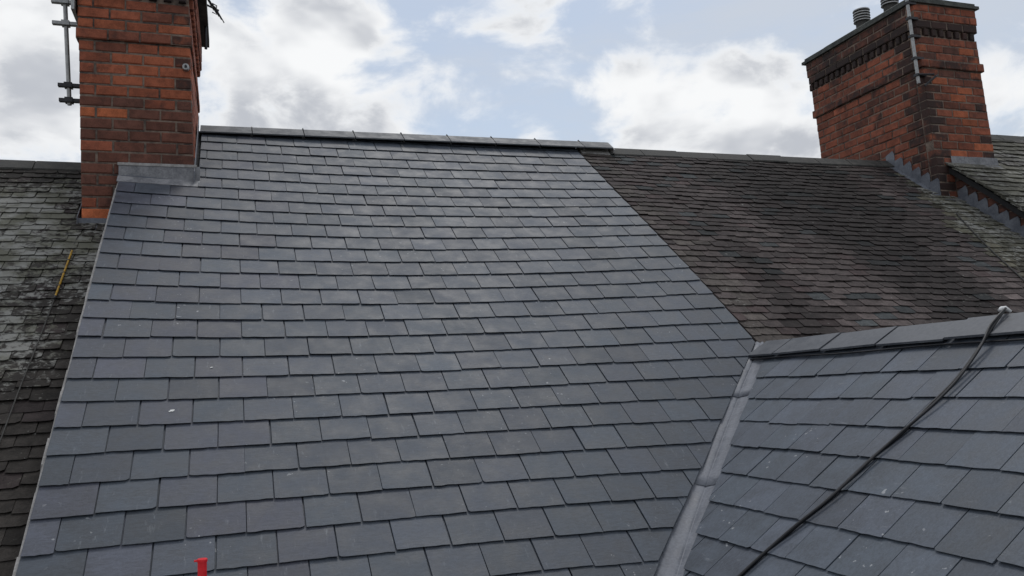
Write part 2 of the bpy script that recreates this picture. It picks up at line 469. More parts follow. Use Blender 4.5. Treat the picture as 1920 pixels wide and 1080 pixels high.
# valley line on the main roof: X = XW - t, s by the wing slope
tw_ = math.tan(PW)
def interp(x, xs, ys):
    if x <= xs[0]: return ys[0]
    for a, b, c, d in zip(xs, xs[1:], ys, ys[1:]):
        if x <= b: return c + (d - c) * (x - a) / (b - a)
    return ys[-1]
def valley(t):
    X = XW - t; z = ZW - t * tw_; s = -z / SP
    for _ in range(30):
        d = sag(min(X / 4.25, 1), s / 6); s = (-z - CP * d) / SP
    return Vector((X, -s * CP + SP * d, z)), s
VT = lin(-.6, 2.3, 60); VP = [valley(t) for t in VT]
VS = [v[1] for v in VP]; VY = [-v[0].y for v in VP]
def t_of_s(s): return interp(s, VS, VT)              # plan distance down the valley for a main-slope position
REACH_T = [0, .3, 1.0, 1.4, 2.2]
def reach_main(t): return interp(t, REACH_T, [.046, .050, .068, .108, .120])
def reach_wing(t): return interp(t, REACH_T, [.09, .095, .085, .045, .035])
for k in range(0, 30):
    s = S0 + G * k
    if s > 5.85: break
    half = k % 2 == 1
    xl = .0 if k >= 7 else .57
    edges = ([0.] + [.125 + .25 * i for i in range(17)] + [4.255]) if half else [.25 * i for i in range(17)] + [4.255]
    for a, b in zip(edges[:-1], edges[1:]):
        if b <= xl + .02: continue
        jit = rng.gauss(0, .0012)
        cut = False
        if b - a > .24 and a >= xl:
            vi = rng.randrange(len(VAR)); poly = VAR[vi]; key = vi; w = SLW; xc = (a + b) / 2 + jit
        else:
            a2 = max(a, xl); xc = (a2 + b) / 2; w = b - a2
            poly = slate_outline(w - .0052, .43, rng, False); key = None
        # raking cut along the valley: stop short of the valley line
        if s > 3.3:
            ds = .43; t0, t1 = t_of_s(s), t_of_s(s - ds)
            # distance measured square to the valley, so the plan offset along X is longer
            x0, x1 = XW - t0 - xc - reach_main(t0) * 1.28, XW - t1 - xc - reach_main(t1) * 1.28
            A_, B_ = 1., -(x1 - x0) / ds; Cc = x0
            if any(A_ * p[0] + B_ * p[1] > Cc for p in poly):
                poly = clip(poly, A_, B_, Cc); key = None
                if len(poly) < 3 or area(poly) < .0015: continue
        bright = 1.
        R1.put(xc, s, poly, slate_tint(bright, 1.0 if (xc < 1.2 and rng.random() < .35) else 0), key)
R1.finish()
# eaves continue the sheet out of the picture; ridge
RJ = [.556, 1.009, 1.475, 1.949, 2.419, 2.885, 3.35, 3.825, 4.317, 4.644]
for i, (a, b) in enumerate(zip(RJ[:-1], RJ[1:])):
    za, zb = .040 + .009 * a, .040 + .009 * b
    ridge_piece(main, (a + .004, .0, za), (b - .004, .0, zb), .20, .20, PM - .09, PM - .09, .012, M_RIDGE)
    if i < 8:      # union clip that holds the joint
        mb = MB(); l = Vector((0, CP, -SP)); 
        mb.tube([Vector((b, 0, zb)) + Vector((0, .025, -.010)), Vector((b, 0, zb + .009)), Vector((b, 0, zb)) + Vector((0, -.025, -.010))], .0065, 6)
        mb.build('ridge_clip', M_WHITE if i == 0 else M_DARKMETAL, main)
        mb = MB(); q0 = Vector((b, 0, zb - .004)); dn = Vector((0, -CP, -SP))
        mb.prism([q0 + Vector((-.006, 0, 0)) - Vector((0, 0, .004)), q0 + Vector((.006, 0, 0)) - Vector((0, 0, .004)), q0 + Vector((.006, 0, 0)) + dn * .2 - Vector((0, 0, .004)), q0 + Vector((-.006, 0, 0)) + dn * .2 - Vector((0, 0, .004))], (0, 0, -.008))
        mb.build('joint_seal', M_UNDER, main)
mb = MB(); e = Vector((4.645, 0, .083))
mb.prism([e + Vector((0, -.168, -.128)), e + Vector((0, 0, -.001)), e + Vector((0, .168, -.128)), e + Vector((0, .15, -.16)), e + Vector((0, -.15, -.16))], (.018, 0, 0))
mb.build('mortar_end', M_MORTAR_PALE, main)
mb = MB(); mb.prism([(4.30, -.135, -.105), (4.30, 0, .055), (4.30, .135, -.105)], (.325, 0, 0)); mb.build('mortar_bed', M_MORTAR_PALE, main)
# verge bedding along the open left edge
mb = MB(); 
for s0_, s1_ in zip(lin(1.25, 5.8, 26)[:-1], lin(1.25, 5.8, 26)[1:]):
    for_ = []
    P0, P1 = surf_main(0, s0_), surf_main(0, s1_)
    w0 = rng.uniform(.006, .016); 
    mb.add([P0 + Vector((-w0, 0, .004)), P0 + Vector((.05, 0, .004)), P0 + Vector((.05, 0, -.06)), P0 + Vector((-w0 - .006, 0, -.06)),
            P1 + Vector((-w0, 0, .004)), P1 + Vector((.05, 0, .004)), P1 + Vector((.05, 0, -.06)), P1 + Vector((-w0 - .006, 0, -.06))],
           [(0, 1, 5, 4), (1, 2, 6, 5), (2, 3, 7, 6), (3, 0, 4, 7), (0, 3, 2, 1), (4, 5, 6, 7)])
mb.build('verge_mortar', M_MORTAR_PALE, main)
# gable strip under the verge, and the rear slope
mb = MB(); mb.prism([(.02, .0, -.05), (.02, -5.2 * CP, -5.2 * SP - .05), (.02, -5.2 * CP, -9.4), (.02, 3.9, -9.4), (.02, 3.9, -3.05)], (.2, 0, 0))
mb.build('gable_wall', M_WALL, main)
mb = MB(); mb.prism([(.57, .0, -.02), (4.27, .0, -.02), (4.27, 3.9, -.02 - 3.9 * TP), (.57, 3.9, -.02 - 3.9 * TP)], (0, 0, -.12)); mb.build('rear_slope', M_UNDER, main)

# =================================================================== WING SLATE ROOF
wing = thing('slate_roof', 'small slate roof slope at lower right with a black cable lying across it', 'roof')
deck(wing, surf_wing, lin(2.75, 6.6, 5), lin(0.0, 2.7, 6))
R2 = Roof(wing, surf_wing, 'slate', M_SLATE, M_SLATE_A, .0060, .0080, .43, 300)
for k in range(0, 13):
    s = SW0 + GW * k
    V0 = 4.4914 + (0.0 if k % 2 == 1 else .125)
    for i in range(-14, 10):
        a = V0 + .25 * i; b = a + .25
        if a > 6.5 or b < 2.6: continue
        xc = (a + b) / 2 + rng.gauss(0, .0012)
        vi = rng.randrange(len(VAR)); poly = VAR[vi]; key = vi
        # valley on the wing: -V = Z/TP with Z = ZW - s SW
        def vv(s_): t_ = s_ * CW; return interp(t_, VT, VY) + reach_wing(t_) * 1.28
        ds = .43
        x0, x1 = vv(s) - xc, vv(s - ds) - xc
        A_, B_, C_ = -1., (x1 - x0) / ds, -x0
        if any(A_ * p[0] + B_ * p[1] > C_ for p in poly):
            poly = clip(poly, A_, B_, C_); key = None
            if len(poly) < 3 or area(poly) < .0015: continue
        R2.put(xc, s, poly, slate_tint(1.24), key, 1.3)  # same slates, tint raised: sky light on this slope put into the colour
R2.finish()
WJ = [3.10, 3.383, 3.852, 4.31, 4.776, 5.24, 5.70, 6.16, 6.6]
for a, b in zip(WJ[:-1], WJ[1:]):
    ridge_piece(wing, (XW, -a - .006, ZW + .034 + rng.uniform(-.005, .005)), (XW, -b + .006, ZW + .034 + rng.uniform(-.004, .004)), .205, .205, PW - .15, PW - .15, .011, M_RIDGE_W)
mb = MB(); mb.prism([(XW + .02, -2.75, ZW - .03), (XW + .02, -6.6, ZW - .03), (XW + 2.3, -6.6, ZW - .03 - 2.28 * tw_), (XW + 2.3, -2.75, ZW - .03 - 2.28 * tw_)], (0, 0, -.1)); mb.build('rear_slope', M_UNDER, wing)

# =================================================================== VALLEY
val = thing('valley_gutter', 'grey lead valley gutter running down between the two slate slopes', 'gutter', (0, 0, 0))
def vpt(t, a, lift=0.):
    """point of the valley: t plan distance from its head, a signed reach up the main (-) or the wing (+) slope"""
    c = valley(t)[0]
    nm, nw_ = NM, Vector((-SW, 0, CW)); up = (nm + nw_).normalized()
    along = (Vector((-1, -tw_ / TP, -tw_))).normalized()
    if a < 0: side = along.cross(nm).normalized(); side = side if side.x < 0 else -side; base = c + side * (-a)
    else: side = along.cross(nw_).normalized(); side = side if side.y < 0 else -side; base = c + side * a
    r = .055
    fil = max(0, 1 - (a / r) ** 2) * .010
    return base + up * (lift + fil) + (nm if a < 0 else nw_) * .004
bounds = [-.012, .42, 1.02, 1.62, 2.4]
for k, (a, b) in enumerate(zip(bounds[:-1], bounds[1:])):
    mb = MB(); ts = lin(a, b + .06, 12); aa = [-1., -.66, -.42, -.26, -.13, -.05, 0, .05, .13, .26, .42, .66, 1.]
    nx = len(aa)
    for lay in (0, 1):
        for ti, tt in enumerate(ts):
            for v in aa:
                wob = .0030 * noise.noise(Vector((tt * 5, v * 3, k * 3.3)))
                w_ = ((reach_main(tt) if v < 0 else reach_wing(tt)) + .045) * max(.45 if v < 0 else .15, min(1, (tt + .05) / .30))
                mb.v.append(tuple(vpt(tt, v * w_, (.0022 * (len(bounds) - k - 1) + .003 * (ti / 11.) + wob) * (1 - .8 * v * v) - lay * .004)))
    N = nx * len(ts)
    for j in range(len(ts) - 1):
        for i in range(nx - 1):
            q0 = j * nx + i
            mb.f.append((q0, q0 + 1, q0 + nx + 1, q0 + nx)); mb.f.append((N + q0, N + q0 + nx, N + q0 + nx + 1, N + q0 + 1))
    for i in range(nx - 1):
        for j in (0, len(ts) - 1):
            q0 = j * nx + i; mb.f.append((q0, q0 + 1, N + q0 + 1, N + q0))
    mb.build('lead_sheet', M_LEAD, val, True)

# =================================================================== OLD TILED ROOFS
def lay_tiles(R, x0, x1, s0, s1, gauge, w, tint_fn, skip=None, L=.24):
    var = []
    for i in range(14):
        r = random.Random(300 + i); ww = w - .005
        pts = [(-ww / 2 + r.gauss(0, .002), .004 + abs(r.gauss(0, .003))), (-ww * .25, r.gauss(0, .002)), (ww * .1, r.gauss(0, .0022)), (ww * .34, r.gauss(0, .002)), (ww / 2 + r.gauss(0, .002), .004 + abs(r.gauss(0, .003)))]
        if r.random() < .25: pts[4] = (ww / 2 - .002, .016); 
        pts += [(ww / 2, L), (-ww / 2, L)]
        var.append(pts)
    k = 0; s = s0
    while s < s1:
        x = x0 - (w / 2 if k % 2 else 0); 
        row = rng.gauss(0, .003)
        while x < x1:
            a, b = x, x + w; x = b
            if b > x1 + .02 and b - x1 > w * .7: break
            vi = rng.randrange(len(var)); poly = var[vi]; key = vi; xc = (a + b) / 2
            if a < x0 - .01:
                poly = clip(poly, -1, 0, -(x0 - xc)); key = None
            if skip and skip(xc, s): continue
            if len(poly) < 3: continue
            R.put(xc, s + row + rng.gauss(0, .0025), poly, tint_fn(xc, s), key, 2.6)
        s += gauge; k += 1
    R.finish()
def old_ridge(parent, surf_z, xs, wingw, pitch, mat):
    for a, b in zip(xs[:-1], xs[1:]):
        j = rng.uniform(-.006, .006)
        ridge_piece(parent, (a + .004, 0, surf_z(a) + j), (b - .004, 0, surf_z(b) + j), wingw, wingw, pitch, pitch, .016, mat)

# --- right: dark plain tiles between the slates and the far chimney
rr = thing('tiled_roof', 'weathered dark brown tile roof between the new slates and the right chimney', 'roof')
deck(rr, surf_right, lin(4.28, 8.56, 12), lin(0, 4.6, 12), .016)
def tint_right(X, s):
    v = rng.gauss(1, .20)
    # rain washes soot down the slope in broad dark runs
    big = noise.noise(Vector((X * 1.05 + .12 * s, s * .22, 2.2))) + .45 * noise.noise(Vector((X * 3.1, s * .5, 5.2)))
    f = max(0., min(1., (big + .38) / .75)); f = f * f * (3 - 2 * f)
    v *= .36 + .80 * f
    c = Vector((.047, .038, .0362))
    u = rng.random()
    if u < .10: c = Vector((.040, .029, .028))
    elif u < .17: c = Vector((.033, .036, .037))
    # paler, cleaner tiles along the new verge
    edge = X - 4.27
    if edge < .30 + .2 * noise.noise(Vector((s * 2, 0, 5))) and rng.random() < .5: v = max(v, .8) * 1.2; c = Vector((.047, .040, .036))
    if s > 2.0: v *= 1.0 + .45 * min(1, (s - 2.0))
    # lichen grows on the run below the chimney
    lx = 8.62 - X
    reach = .42 + .34 * (s - .1) * .8 + .15 * noise.noise(Vector((s * 3, X, 1)))
    lich = max(0., min(1., (reach - lx) / .28)) * max(0., min(1., (3.1 - s) / .8))
    al = .10 + .25 * max(0, noise.noise(Vector((X * 2, s * 2, 9)))) + .50 * lich
    if lich > .35: c = c.lerp(Vector((.082, .076, .054)) * rng.uniform(.5, 1.15), .85)
    return (c.x * v, c.y * v, c.z * v, max(0, min(1, al)))
def ridge_px(x): return 648 - (x - 1440) * .127
R3 = Roof(rr, surf_right, 'roof_tile', M_TILE, M_TILE_A, .009, .004, .24, 300, hidden=lambda x, y: x > 1430 and y > ridge_px(x))
lay_tiles(R3, 4.275, 8.56, .23, 4.5, .098, .170, tint_right, skip=lambda X, s: X > 8.32 and s < .90)
old_ridge(rr, lambda x: .022 + .004 * (x - 4.6), [4.66, 5.02, 5.47, 5.92, 6.37, 6.82, 7.27, 7.72, 8.17, 8.36], .17, PM, M_OLDRIDGE)
mb = MB(); mb.prism([(4.28, .0, -.06), (8.56, .0, -.06), (8.56, 3.9, -.06 - 3.9 * TP), (4.28, 3.9, -.06 - 3.9 * TP)], (0, 0, -.12)); mb.build('rear_slope', M_UNDER, rr)

# --- left: lower neighbour, lichen covered
lr = thing('tiled_roof', 'old mossy tile roof with pale lichen at the left edge, lower than the slates', 'roof')
deck(lr, surf_left, lin(-3.2, .03, 8), lin(0, 5.6, 12), .016)
def tint_left(X, s):
    v = rng.gauss(1, .18); c = Vector((.042, .037, .033))
    n1 = noise.noise(Vector((X * 1.4, s * 1.1, 4.4)))
    up = max(0., min(1., (3.3 + 1.1 * noise.noise(Vector((X * 1.8, s * .9, 6.6))) - s) / 1.5)) * max(0., min(1., (s - .15) / .35))
    al = .12 + up * (.50 + 1.1 * n1 + .35 * noise.noise(Vector((X * 5, s * 4, 2)))) * (1. if X < -.12 else .72)
    v *= 1 - .22 * max(0., min(1., (s - 2.2) / 1.0))
    if rng.random() < .10: c = Vector((.043, .034, .033))
    if s < .5: v *= .8
    return (c.x * v, c.y * v, c.z * v, max(0, min(1, al)))
R4 = Roof(lr, surf_left, 'roof_tile', M_TILE, M_TILE_A, .009, .004, .24, 300, hidden=lambda x, y: x > 217 - (y - 345) * .252)
lay_tiles(R4, -3.1, .0, .22, 5.5, .100, .168, tint_left, skip=lambda X, s: X > -.28 and s < 1.0)
old_ridge(lr, lambda x: ZL + .055, [-3.1, -2.62, -2.14, -1.68, -1.24, -.775, -.29], .17, PL, M_OLDRIDGE)
mb = MB(); mb.prism([(-3.2, .0, ZL - .06), (.02, .0, ZL - .06), (.02, 3.9, ZL - .06 - 3.9 * TL), (-3.2, 3.9, ZL - .06 - 3.9 * TL)], (0, 0, -.12)); mb.build('rear_slope', M_UNDER, lr)

# --- far right: higher neighbour
fr = thing('tiled_roof', 'grey-green lichened tile roof at the far right, stepped up behind the chimney', 'roof')
deck(fr, surf_far, lin(8.50, 13.5, 8), lin(0, 4.6, 10), .016, .07)
def tint_far(X, s):
    v = rng.gauss(1, .22); c = Vector((.088, .084, .067))
    if rng.random() < .2: c = Vector((.066, .06, .055))
    return (c.x * v, c.y * v, c.z * v, max(0, min(1, .45 + .3 * noise.noise(Vector((X * 2, s * 2, 7))))))
R5 = Roof(fr, surf_far, 'roof_tile', M_TILE, M_TILE_A, .012, .006, .28, 300)
lay_tiles(R5, 8.46, 13.4, .22, 4.5, .125, .22, tint_far, skip=lambda X, s: X < 9.24 and s < 1.02, L=.28)
old_ridge(fr, lambda x: ZF + .05, [9.2, 9.65, 10.1, 10.55, 11.0, 11.5, 12.0], .17, PF, M_OLDRIDGE)
mb = MB(); mb.prism([(8.56, .0, ZF - .06), (13.5, .0, ZF - .06), (13.5, 3.9, ZF - .06 - 3.9 * .82), (8.56, 3.9, ZF - .06 - 3.9 * .82)], (0, 0, -.10)); mb.build('rear_slope', M_UNDER, fr)

# =================================================================== BRICKWORK
BM_CACHE = {}
def brick_mesh(L, H, Dp, var):
    L = round(L, 3); H = round(H, 3); key = (L, H, round(Dp, 3), var)
    if key in BM_CACHE: return BM_CACHE[key]
    r = random.Random(var * 7 + int(L * 1000)); b = .008
    x0, x1 = -L / 2, L / 2; j = lambda: r.gauss(0, .0022)
    # outer face (y=0) inset by worn arrises
    vs = [(x0 + b + j(), 0, b + j()), (x1 - b + j(), 0, b + j()), (x1 - b + j(), 0, H - b + j()), (x0 + b + j(), 0, H - b + j()),
          (x0, b, 0), (x1, b, 0), (x1, b, H), (x0, b, H), (x0, Dp, 0), (x1, Dp, 0), (x1, Dp, H), (x0, Dp, H)]
    fs = [(0, 1, 2, 3), (0, 4, 5, 1), (1, 5, 6, 2), (2, 6, 7, 3), (3, 7, 4, 0), (4, 8, 9, 5), (5, 9, 10, 6), (6, 10, 11, 7), (7, 11, 8, 4), (8, 11, 10, 9)]
    me = mesh_from('brick', vs, fs); me.materials.append(M_BRICK); BM_CACHE[key] = me; return me
BL, BC, MJ = .2345, .0903, .011
def put_brick(root, o, ex, L, H, Dp, tint):
    """o: outer face bottom centre, ex: direction along the face (outward normal is ex turned right)"""
    me = brick_mesh(L, H, Dp, rng.randrange(4))
    ob = D.objects.new('brick', me); COL.objects.link(ob); ob.parent = root
    ex = Vector(ex); ey = Vector((0, 0, 1)).cross(ex)
    rz = rng.gauss(0, .004)
    M = Matrix(((ex.x, ey.x, 0, o[0]), (ex.y, ey.y, 0, o[1]), (ex.z, ey.z, 1, o[2]), (0, 0, 0, 1)))
    ob.matrix_world = M @ Matrix.Rotation(rz, 4, 'Y') @ Matrix.Translation((0, rng.gauss(0, .0016), 0))
    ob.color = tint
def segs(a, b, par, L=BL):
    """brick ends along a run: alternate courses start with a half"""
    e = [a]; x = a + (L / 2 if par else L)
    while x < b - .05: e.append(x); x += L
    if b - e[-1] < .06: e[-1] = b
    else: e.append(b)
    return list(zip(e[:-1], e[1:]))

def chimney(root, x0, x1, y0, y1, zb, courses, lean, leany, prof, tint_fn, faces, top_z, ground_fn=None, core_mat=M_MORTAR, H=BC):
    """prof(course) -> projection of that course; prof may return ('dentil', p)"""
    mb = MB(); ins = .007
    for c in range(courses):
        z = zb + c * H; pr = prof(c); dent = isinstance(pr, tuple); p = pr[1] if dent else pr
        dx, dy = lean * z, leany * z
        X0, X1, Y0, Y1 = x0 - p + dx, x1 + p + dx, y0 - p + dy, y1 + p + dy
        pc = ins + (.03 if dent else 0)
        mb.box(X0 + pc, X1 - pc, Y0 + pc, Y1 - pc, z - (.0 if c else .3), z + H)
        par = c % 2; h = H - MJ; Dp = .105
        runs = []
        if 'front' in faces: runs.append(((X0, Y0), (1, 0, 0), X1 - X0, 'front'))
        if 'right' in faces: runs.append(((X1, Y0 + Dp + MJ), (0, 1, 0), Y1 - Y0 - Dp - MJ, 'right'))
        if 'left' in faces: runs.append(((X0, Y1), (0, -1, 0), Y1 - Y0 - Dp - MJ, 'left'))
        for (ox, oy), ex, ln, nm in runs:
            if dent:
                n = int(ln / .105)
                for i in range(n):
                    a = ln * i / n; b = a + ln / n * .52; mid = (a + b) / 2
                    o = (ox + ex[0] * mid, oy + ex[1] * mid, z)
                    if ground_fn and z + h < ground_fn(o[0], o[1]): continue
                    put_brick(root, o, ex, b - a, h, .08, tint_fn(nm, o, mid / ln, c))
                continue
            pp = par if nm == 'front' else 1 - par
            for a, b in segs(0, ln, pp):
                mid = (a + b) / 2; o = (ox + ex[0] * mid, oy + ex[1] * mid, z)
                if ground_fn and z + h < ground_fn(o[0], o[1]) - .02: continue
                put_brick(root, o, ex, (b - a) - MJ * rng.uniform(.75, 1.3), h * rng.uniform(.96, 1.02), Dp, tint_fn(nm, o, mid / ln, c))
    mb.build('mortar_core', core_mat, root)

ORANGE, RED, BROWN, DARK = Vector((.40, .115, .048)), Vector((.245, .074, .041)), Vector((.135, .053, .036)), Vector((.090, .044, .034))
# --- left chimney
lc = thing('chimney_stack', 'tall red brick chimney at upper left standing through the slate roof', 'chimney')
ZB1 = -1.04 - BC * 2
def prof_l(c):
    z = ZB1 + c * BC
    i = c - 2
    if i == 16: return .018
    if i == 20: return ('dentil', .03)
    if i == 21: return .045
    if i > 21: return .05
    if 16 < i < 20: return .004
    return 0.
def tint_l(face, o, f, c):
    i = c - 2; u = rng.random(); v = rng.gauss(1, .10); al = .85
    if i == 0 and face == 'front': col = ORANGE * 1.1; al = 1.
    elif i < 11:
        col = BROWN.lerp(DARK, rng.random() * .5)
        if u < .10: col = RED
        if face == 'front' and f < .42 and f > .05 and i in (9, 11): col = ORANGE * 1.05; al = 1.
        if i == 9 and f < .35 and face == 'front': col = ORANGE; al = 1.
    else:
        col = RED.lerp(ORANGE, rng.random() * .45)
        if u < .12: col = BROWN.lerp(RED, .4)
        if face == 'front' and f > .86: al = .25
    if face == 'front' and f < .06: al = .45
    if i >= 20: al = .15; col = BROWN
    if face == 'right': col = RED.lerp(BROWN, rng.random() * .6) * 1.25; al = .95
    return (col.x * v, col.y * v, col.z * v, al)
def gl(x, y): return max(min(ZL + TL * min(y, 0), 9), -9) if x < 0 else TP * min(y, 0) - abs(max(y, 0)) * TP
chimney(lc, -.285 - .02, .545 - .02, -.95, .74, ZB1, 26, -.027, 0., prof_l, tint_l, ('front', 'right'), 1.3, gl)
ztop = ZB1 + 26 * BC
MB().box(-.39, .62, -1.03, .82, ztop, ztop + .09).build('cap', M_CONC, lc)
for yy in (-.6, .0, .5):
    mb = MB(); mb.tube([(.09, yy, ztop + .06), (.09, yy, ztop + .2), (.09, yy, ztop + .5), (.09, yy, ztop + .52), (.09, yy, ztop + .56)], [.15, .13, .11, .135, .135], 16); mb.build('chimney_pot', M_WALL, lc)
# lead apron: upstand dressed into a joint, skirt lapped onto the slates
def lead_sheet(parent, grid, t=.004, mat=None, name='lead_flashing', wob=.004):
    mb = MB(); nr, nc = len(grid), len(grid[0])
    for lay in (0, 1):
        for row in grid:
            for p in row:
                p = Vector(p); w = wob * noise.noise(p * 9)
                mb.v.append((p.x, p.y - lay * t * .7 * -1 - w, p.z - lay * t + w * .5))
    N = nr * nc
    for j in range(nr - 1):
        for i in range(nc - 1):
            a = j * nc + i; mb.f.append((a, a + 1, a + nc + 1, a + nc)); mb.f.append((N + a, N + a + nc, N + a + nc + 1, N + a + 1))
    rim = [i for i in range(nc)] + [j * nc + nc - 1 for j in range(1, nr)] + [(nr - 1) * nc + i for i in range(nc - 2, -1, -1)] + [j * nc for j in range(nr - 2, 0, -1)]
    for a, b in zip(rim, rim[1:] + rim[:1]): mb.f.append((a, b, b + N, a + N))
    return mb.build(name, mat or M_LEAD, parent, False)
xs = lin(-.012, .585, 10)
def grid_apron():
    rows = []
    for zz in (-.605, -.655, -.715): rows.append([(x, -.966 - (.004 if zz < -.7 else 0), zz) for x in xs])
    for s in (1.235, 1.28, 1.335):
        rows.append([tuple(surf_main(x, s) + NM * (.026 - (s - 1.235) * .03)) for x in xs])
    return rows
lead_sheet(lc, grid_apron(), .004, M_LEAD_PALE)
mb = MB(); mb.box(-.02, .56, -.972, -.945, -.612, -.590); mb.build('mortar_fillet', M_MORTAR_PALE, lc)
# right side flashing along the slates
mb = MB(); pts = []
for s in lin(1.30, -.02, 9):
    p = surf_main(.552, s); pts.append(p)
poly = [(.552 - .01, p.y, p.z + .02) for p in pts] + [(.552 - .01, p.y, p.z + .13) for p in reversed(pts)]
mb.prism(poly, (.005, 0, 0)); mb.build('lead_flashing', M_LEAD, lc)
# small lead at the foot on the lower roof
gridf = [[(x, -.966, ZL - TL * .95 + .07) for x in lin(-.29, .0, 5)], [(x, -.970, ZL - TL * .95 + .03) for x in lin(-.30, .0, 5)],
         [tuple(surf_left(x, 1.22) + Vector((0, 0, .032))) for x in lin(-.31, .0, 5)], [tuple(surf_left(x, 1.30) + Vector((0, 0, .026))) for x in lin(-.315, .0, 5)]]
lead_sheet(lc, gridf, .004, M_LEAD)
mb = MB(); pts = [surf_left(-.30, s) for s in lin(1.24, .0, 9)]
mb.prism([(-.292, p.y, p.z + .015) for p in pts] + [(-.292, p.y, p.z + .10) for p in reversed(pts)], (-.005, 0, 0)); mb.build('lead_flashing', M_LEAD, lc)

# --- right chimney
rc = thing('chimney_stack', 'broad red brick chimney at upper right with stepped lead flashing', 'chimney')
RH = .0966; ZB2 = -.60 - RH
X0R, X1R, Y0R, Y1R = 8.335, 9.215, -.735, 1.14
def prof_r(c):
    z = ZB2 + c * RH
    i = c - 1
    if i == 16: return .028
    if i == 20: return ('dentil', .02)
    if i == 21: return .022
    if i > 21: return .03
    if i > 16: return .006
    return 0.
def tint_r(face, o, f, c):
    i = c - 1; v = rng.gauss(1, .12); u = rng.random(); al = .8
    col = RED.lerp(BROWN, rng.random() * .8)
    if face == 'front':
        if u < .18: col = RED.lerp(ORANGE, .5); al = 1.
        elif u < .26: col = DARK.lerp(BROWN, .6)
        if f < .15: al = .30 if i < 15 else .5
        if f > .88 and u < .7: al = .35
        if i > 21: col = RED; al = .7
        if i in (20, 21): al = .0
    else:
        col = RED.lerp(BROWN, rng.random() * .7)
        if f > .93: al = .3
        if i < 2: al = .6
        if i > 19: col = BROWN; al = .45
        if i in (20, 21): al = .05
        n = noise.noise(Vector((o[1] * 2, o[2] * 2, 0)))
        if n > .3: al = min(al, .6)
    if i == 16: al = min(al, .45)
    return (col.x * v, col.y * v, col.z * v, al)
def gr(x, y): return TP * min(y, 0) - TP * max(y, 0) - .1
chimney(rc, X0R, X1R, Y0R, Y1R, ZB2, 25, -.012, .045, prof_r, tint_r, ('front', 'left'), 1.7, gr, H=RH)
zt = ZB2 + 25 * RH
dy = .045 * zt; dx = -.012 * zt
# capping course, then weathered flaunching
mb = MB(); o_ = .06
bx0, bx1, by0, by1 = X0R - o_ + dx, X1R + o_ + dx, Y0R - o_ + dy, Y1R + o_ + dy
mb.box(bx0, bx1, by0, by1, zt, zt + .035); mb.box(bx0 + .03, bx1 - .03, by0 + .03, by1 - .03, zt + .035, zt + .075)
a, b_ = .06, .24
mb.add([(bx0 + a, by0 + a, zt + .075), (bx1 - a, by0 + a, zt + .075), (bx1 - a, by1 - a, zt + .075), (bx0 + a, by1 - a, zt + .075),
        (bx0 + b_, by0 + b_, zt + .20), (bx1 - b_, by0 + b_, zt + .20), (bx1 - b_, by1 - b_, zt + .20), (bx0 + b_, by1 - b_, zt + .20)],
       [(3, 2, 1, 0), (4, 5, 6, 7), (0, 1, 5, 4), (1, 2, 6, 5), (2, 3, 7, 6), (3, 0, 4, 7)])
mb.build('cap', M_CONC, rc)
for yy in (.60, .10, -.42):
    cx = 8.73 + (0 if yy > -.2 else .05)
    mb = MB(); mb.tube([(cx, yy, zt + .15), (cx, yy, zt + .38)], .08, 16); pot = mb.build('chimney_pot', M_OLDRIDGE, rc, False)
    if yy > -.2:
        mb = MB()
        for k in range(4):
            z = zt + .37 + k * .036; mb.tube([(cx, yy, z), (cx, yy, z + .014), (cx, yy, z + .018)], [.108, .102, .085], 18)
        mb.tube([(cx, yy, zt + .36), (cx, yy, zt + .52)], .065, 12)
        mb.tube([(cx, yy, zt + .515), (cx, yy, zt + .53), (cx, yy, zt + .545)], [.108, .105, .04], 18)
        mb.build('cowl', M_STEEL, pot)
# stepped flashing: one sawtooth sheet folded over each brick course
def stepped(parent, Xp, ya, yb, zfun, hmin, step, t, name='lead_flashing', yslope=TP):
    """vertical sheet on the plane X = Xp from ya (high end) to yb (low end)"""
    top = []; y = ya
    n = max(2, int(round((ya - yb) / (step / yslope))))
    dyy = (ya - yb) / n
    for i in range(n):
        yA, yB = ya - dyy * i, ya - dyy * (i + 1)
        z = zfun(yA) + hmin
        piece = [(Xp, yA + .012, zfun(yA) - .005), (Xp, yA + .012, z - .03), (Xp, yA - dyy * .82, z + rng.uniform(-.012, .008)), (Xp, yB, z - .035), (Xp, yB, zfun(yB) - .005)]
        mb = MB(); mb.prism(piece, (-t - rng.uniform(0, .002) - .0015 * (i % 2), 0, 0)); mb.build(name, M_LEAD, parent)
    # foot of the flashing turned out over the tiles
    mb = MB(); mb.prism([(Xp, ya, zfun(ya) + .012), (Xp, yb, zfun(yb) + .012), (Xp - .07, yb, zfun(yb) + .004), (Xp - .07, ya, zfun(ya) + .004)], (0, 0, .004)); mb.build('lead_skirt', M_LEAD, parent)
stepped(rc, X0R - .004, -.02, Y0R - .03, lambda y: TP * y + .005, .125, .0935, .004)
gr2 = [[(x, Y0R - .018, -.60 + .075) for x in lin(X0R - .02, 8.57, 4)], [(x, Y0R - .022, -.60 + .01) for x in lin(X0R - .03, 8.57, 4)],
       [tuple(surf_right(x, 1.08) + NM * .035) for x in lin(X0R - .03, 8.57, 4)]]
lead_sheet(rc, gr2, .004, M_LEAD)
gr3 = [[(x, Y0R - .02, -.105) for x in lin(8.545, X1R + .01, 6)], [(x, Y0R - .024, -.195) for x in lin(8.545, X1R + .02, 6)],
       [tuple(surf_far(x, 1.04) + Vector((0, -.01, .04))) for x in lin(8.545, X1R + .06, 6)]]
lead_sheet(rc, gr3, .005, M_LEAD_PALE)

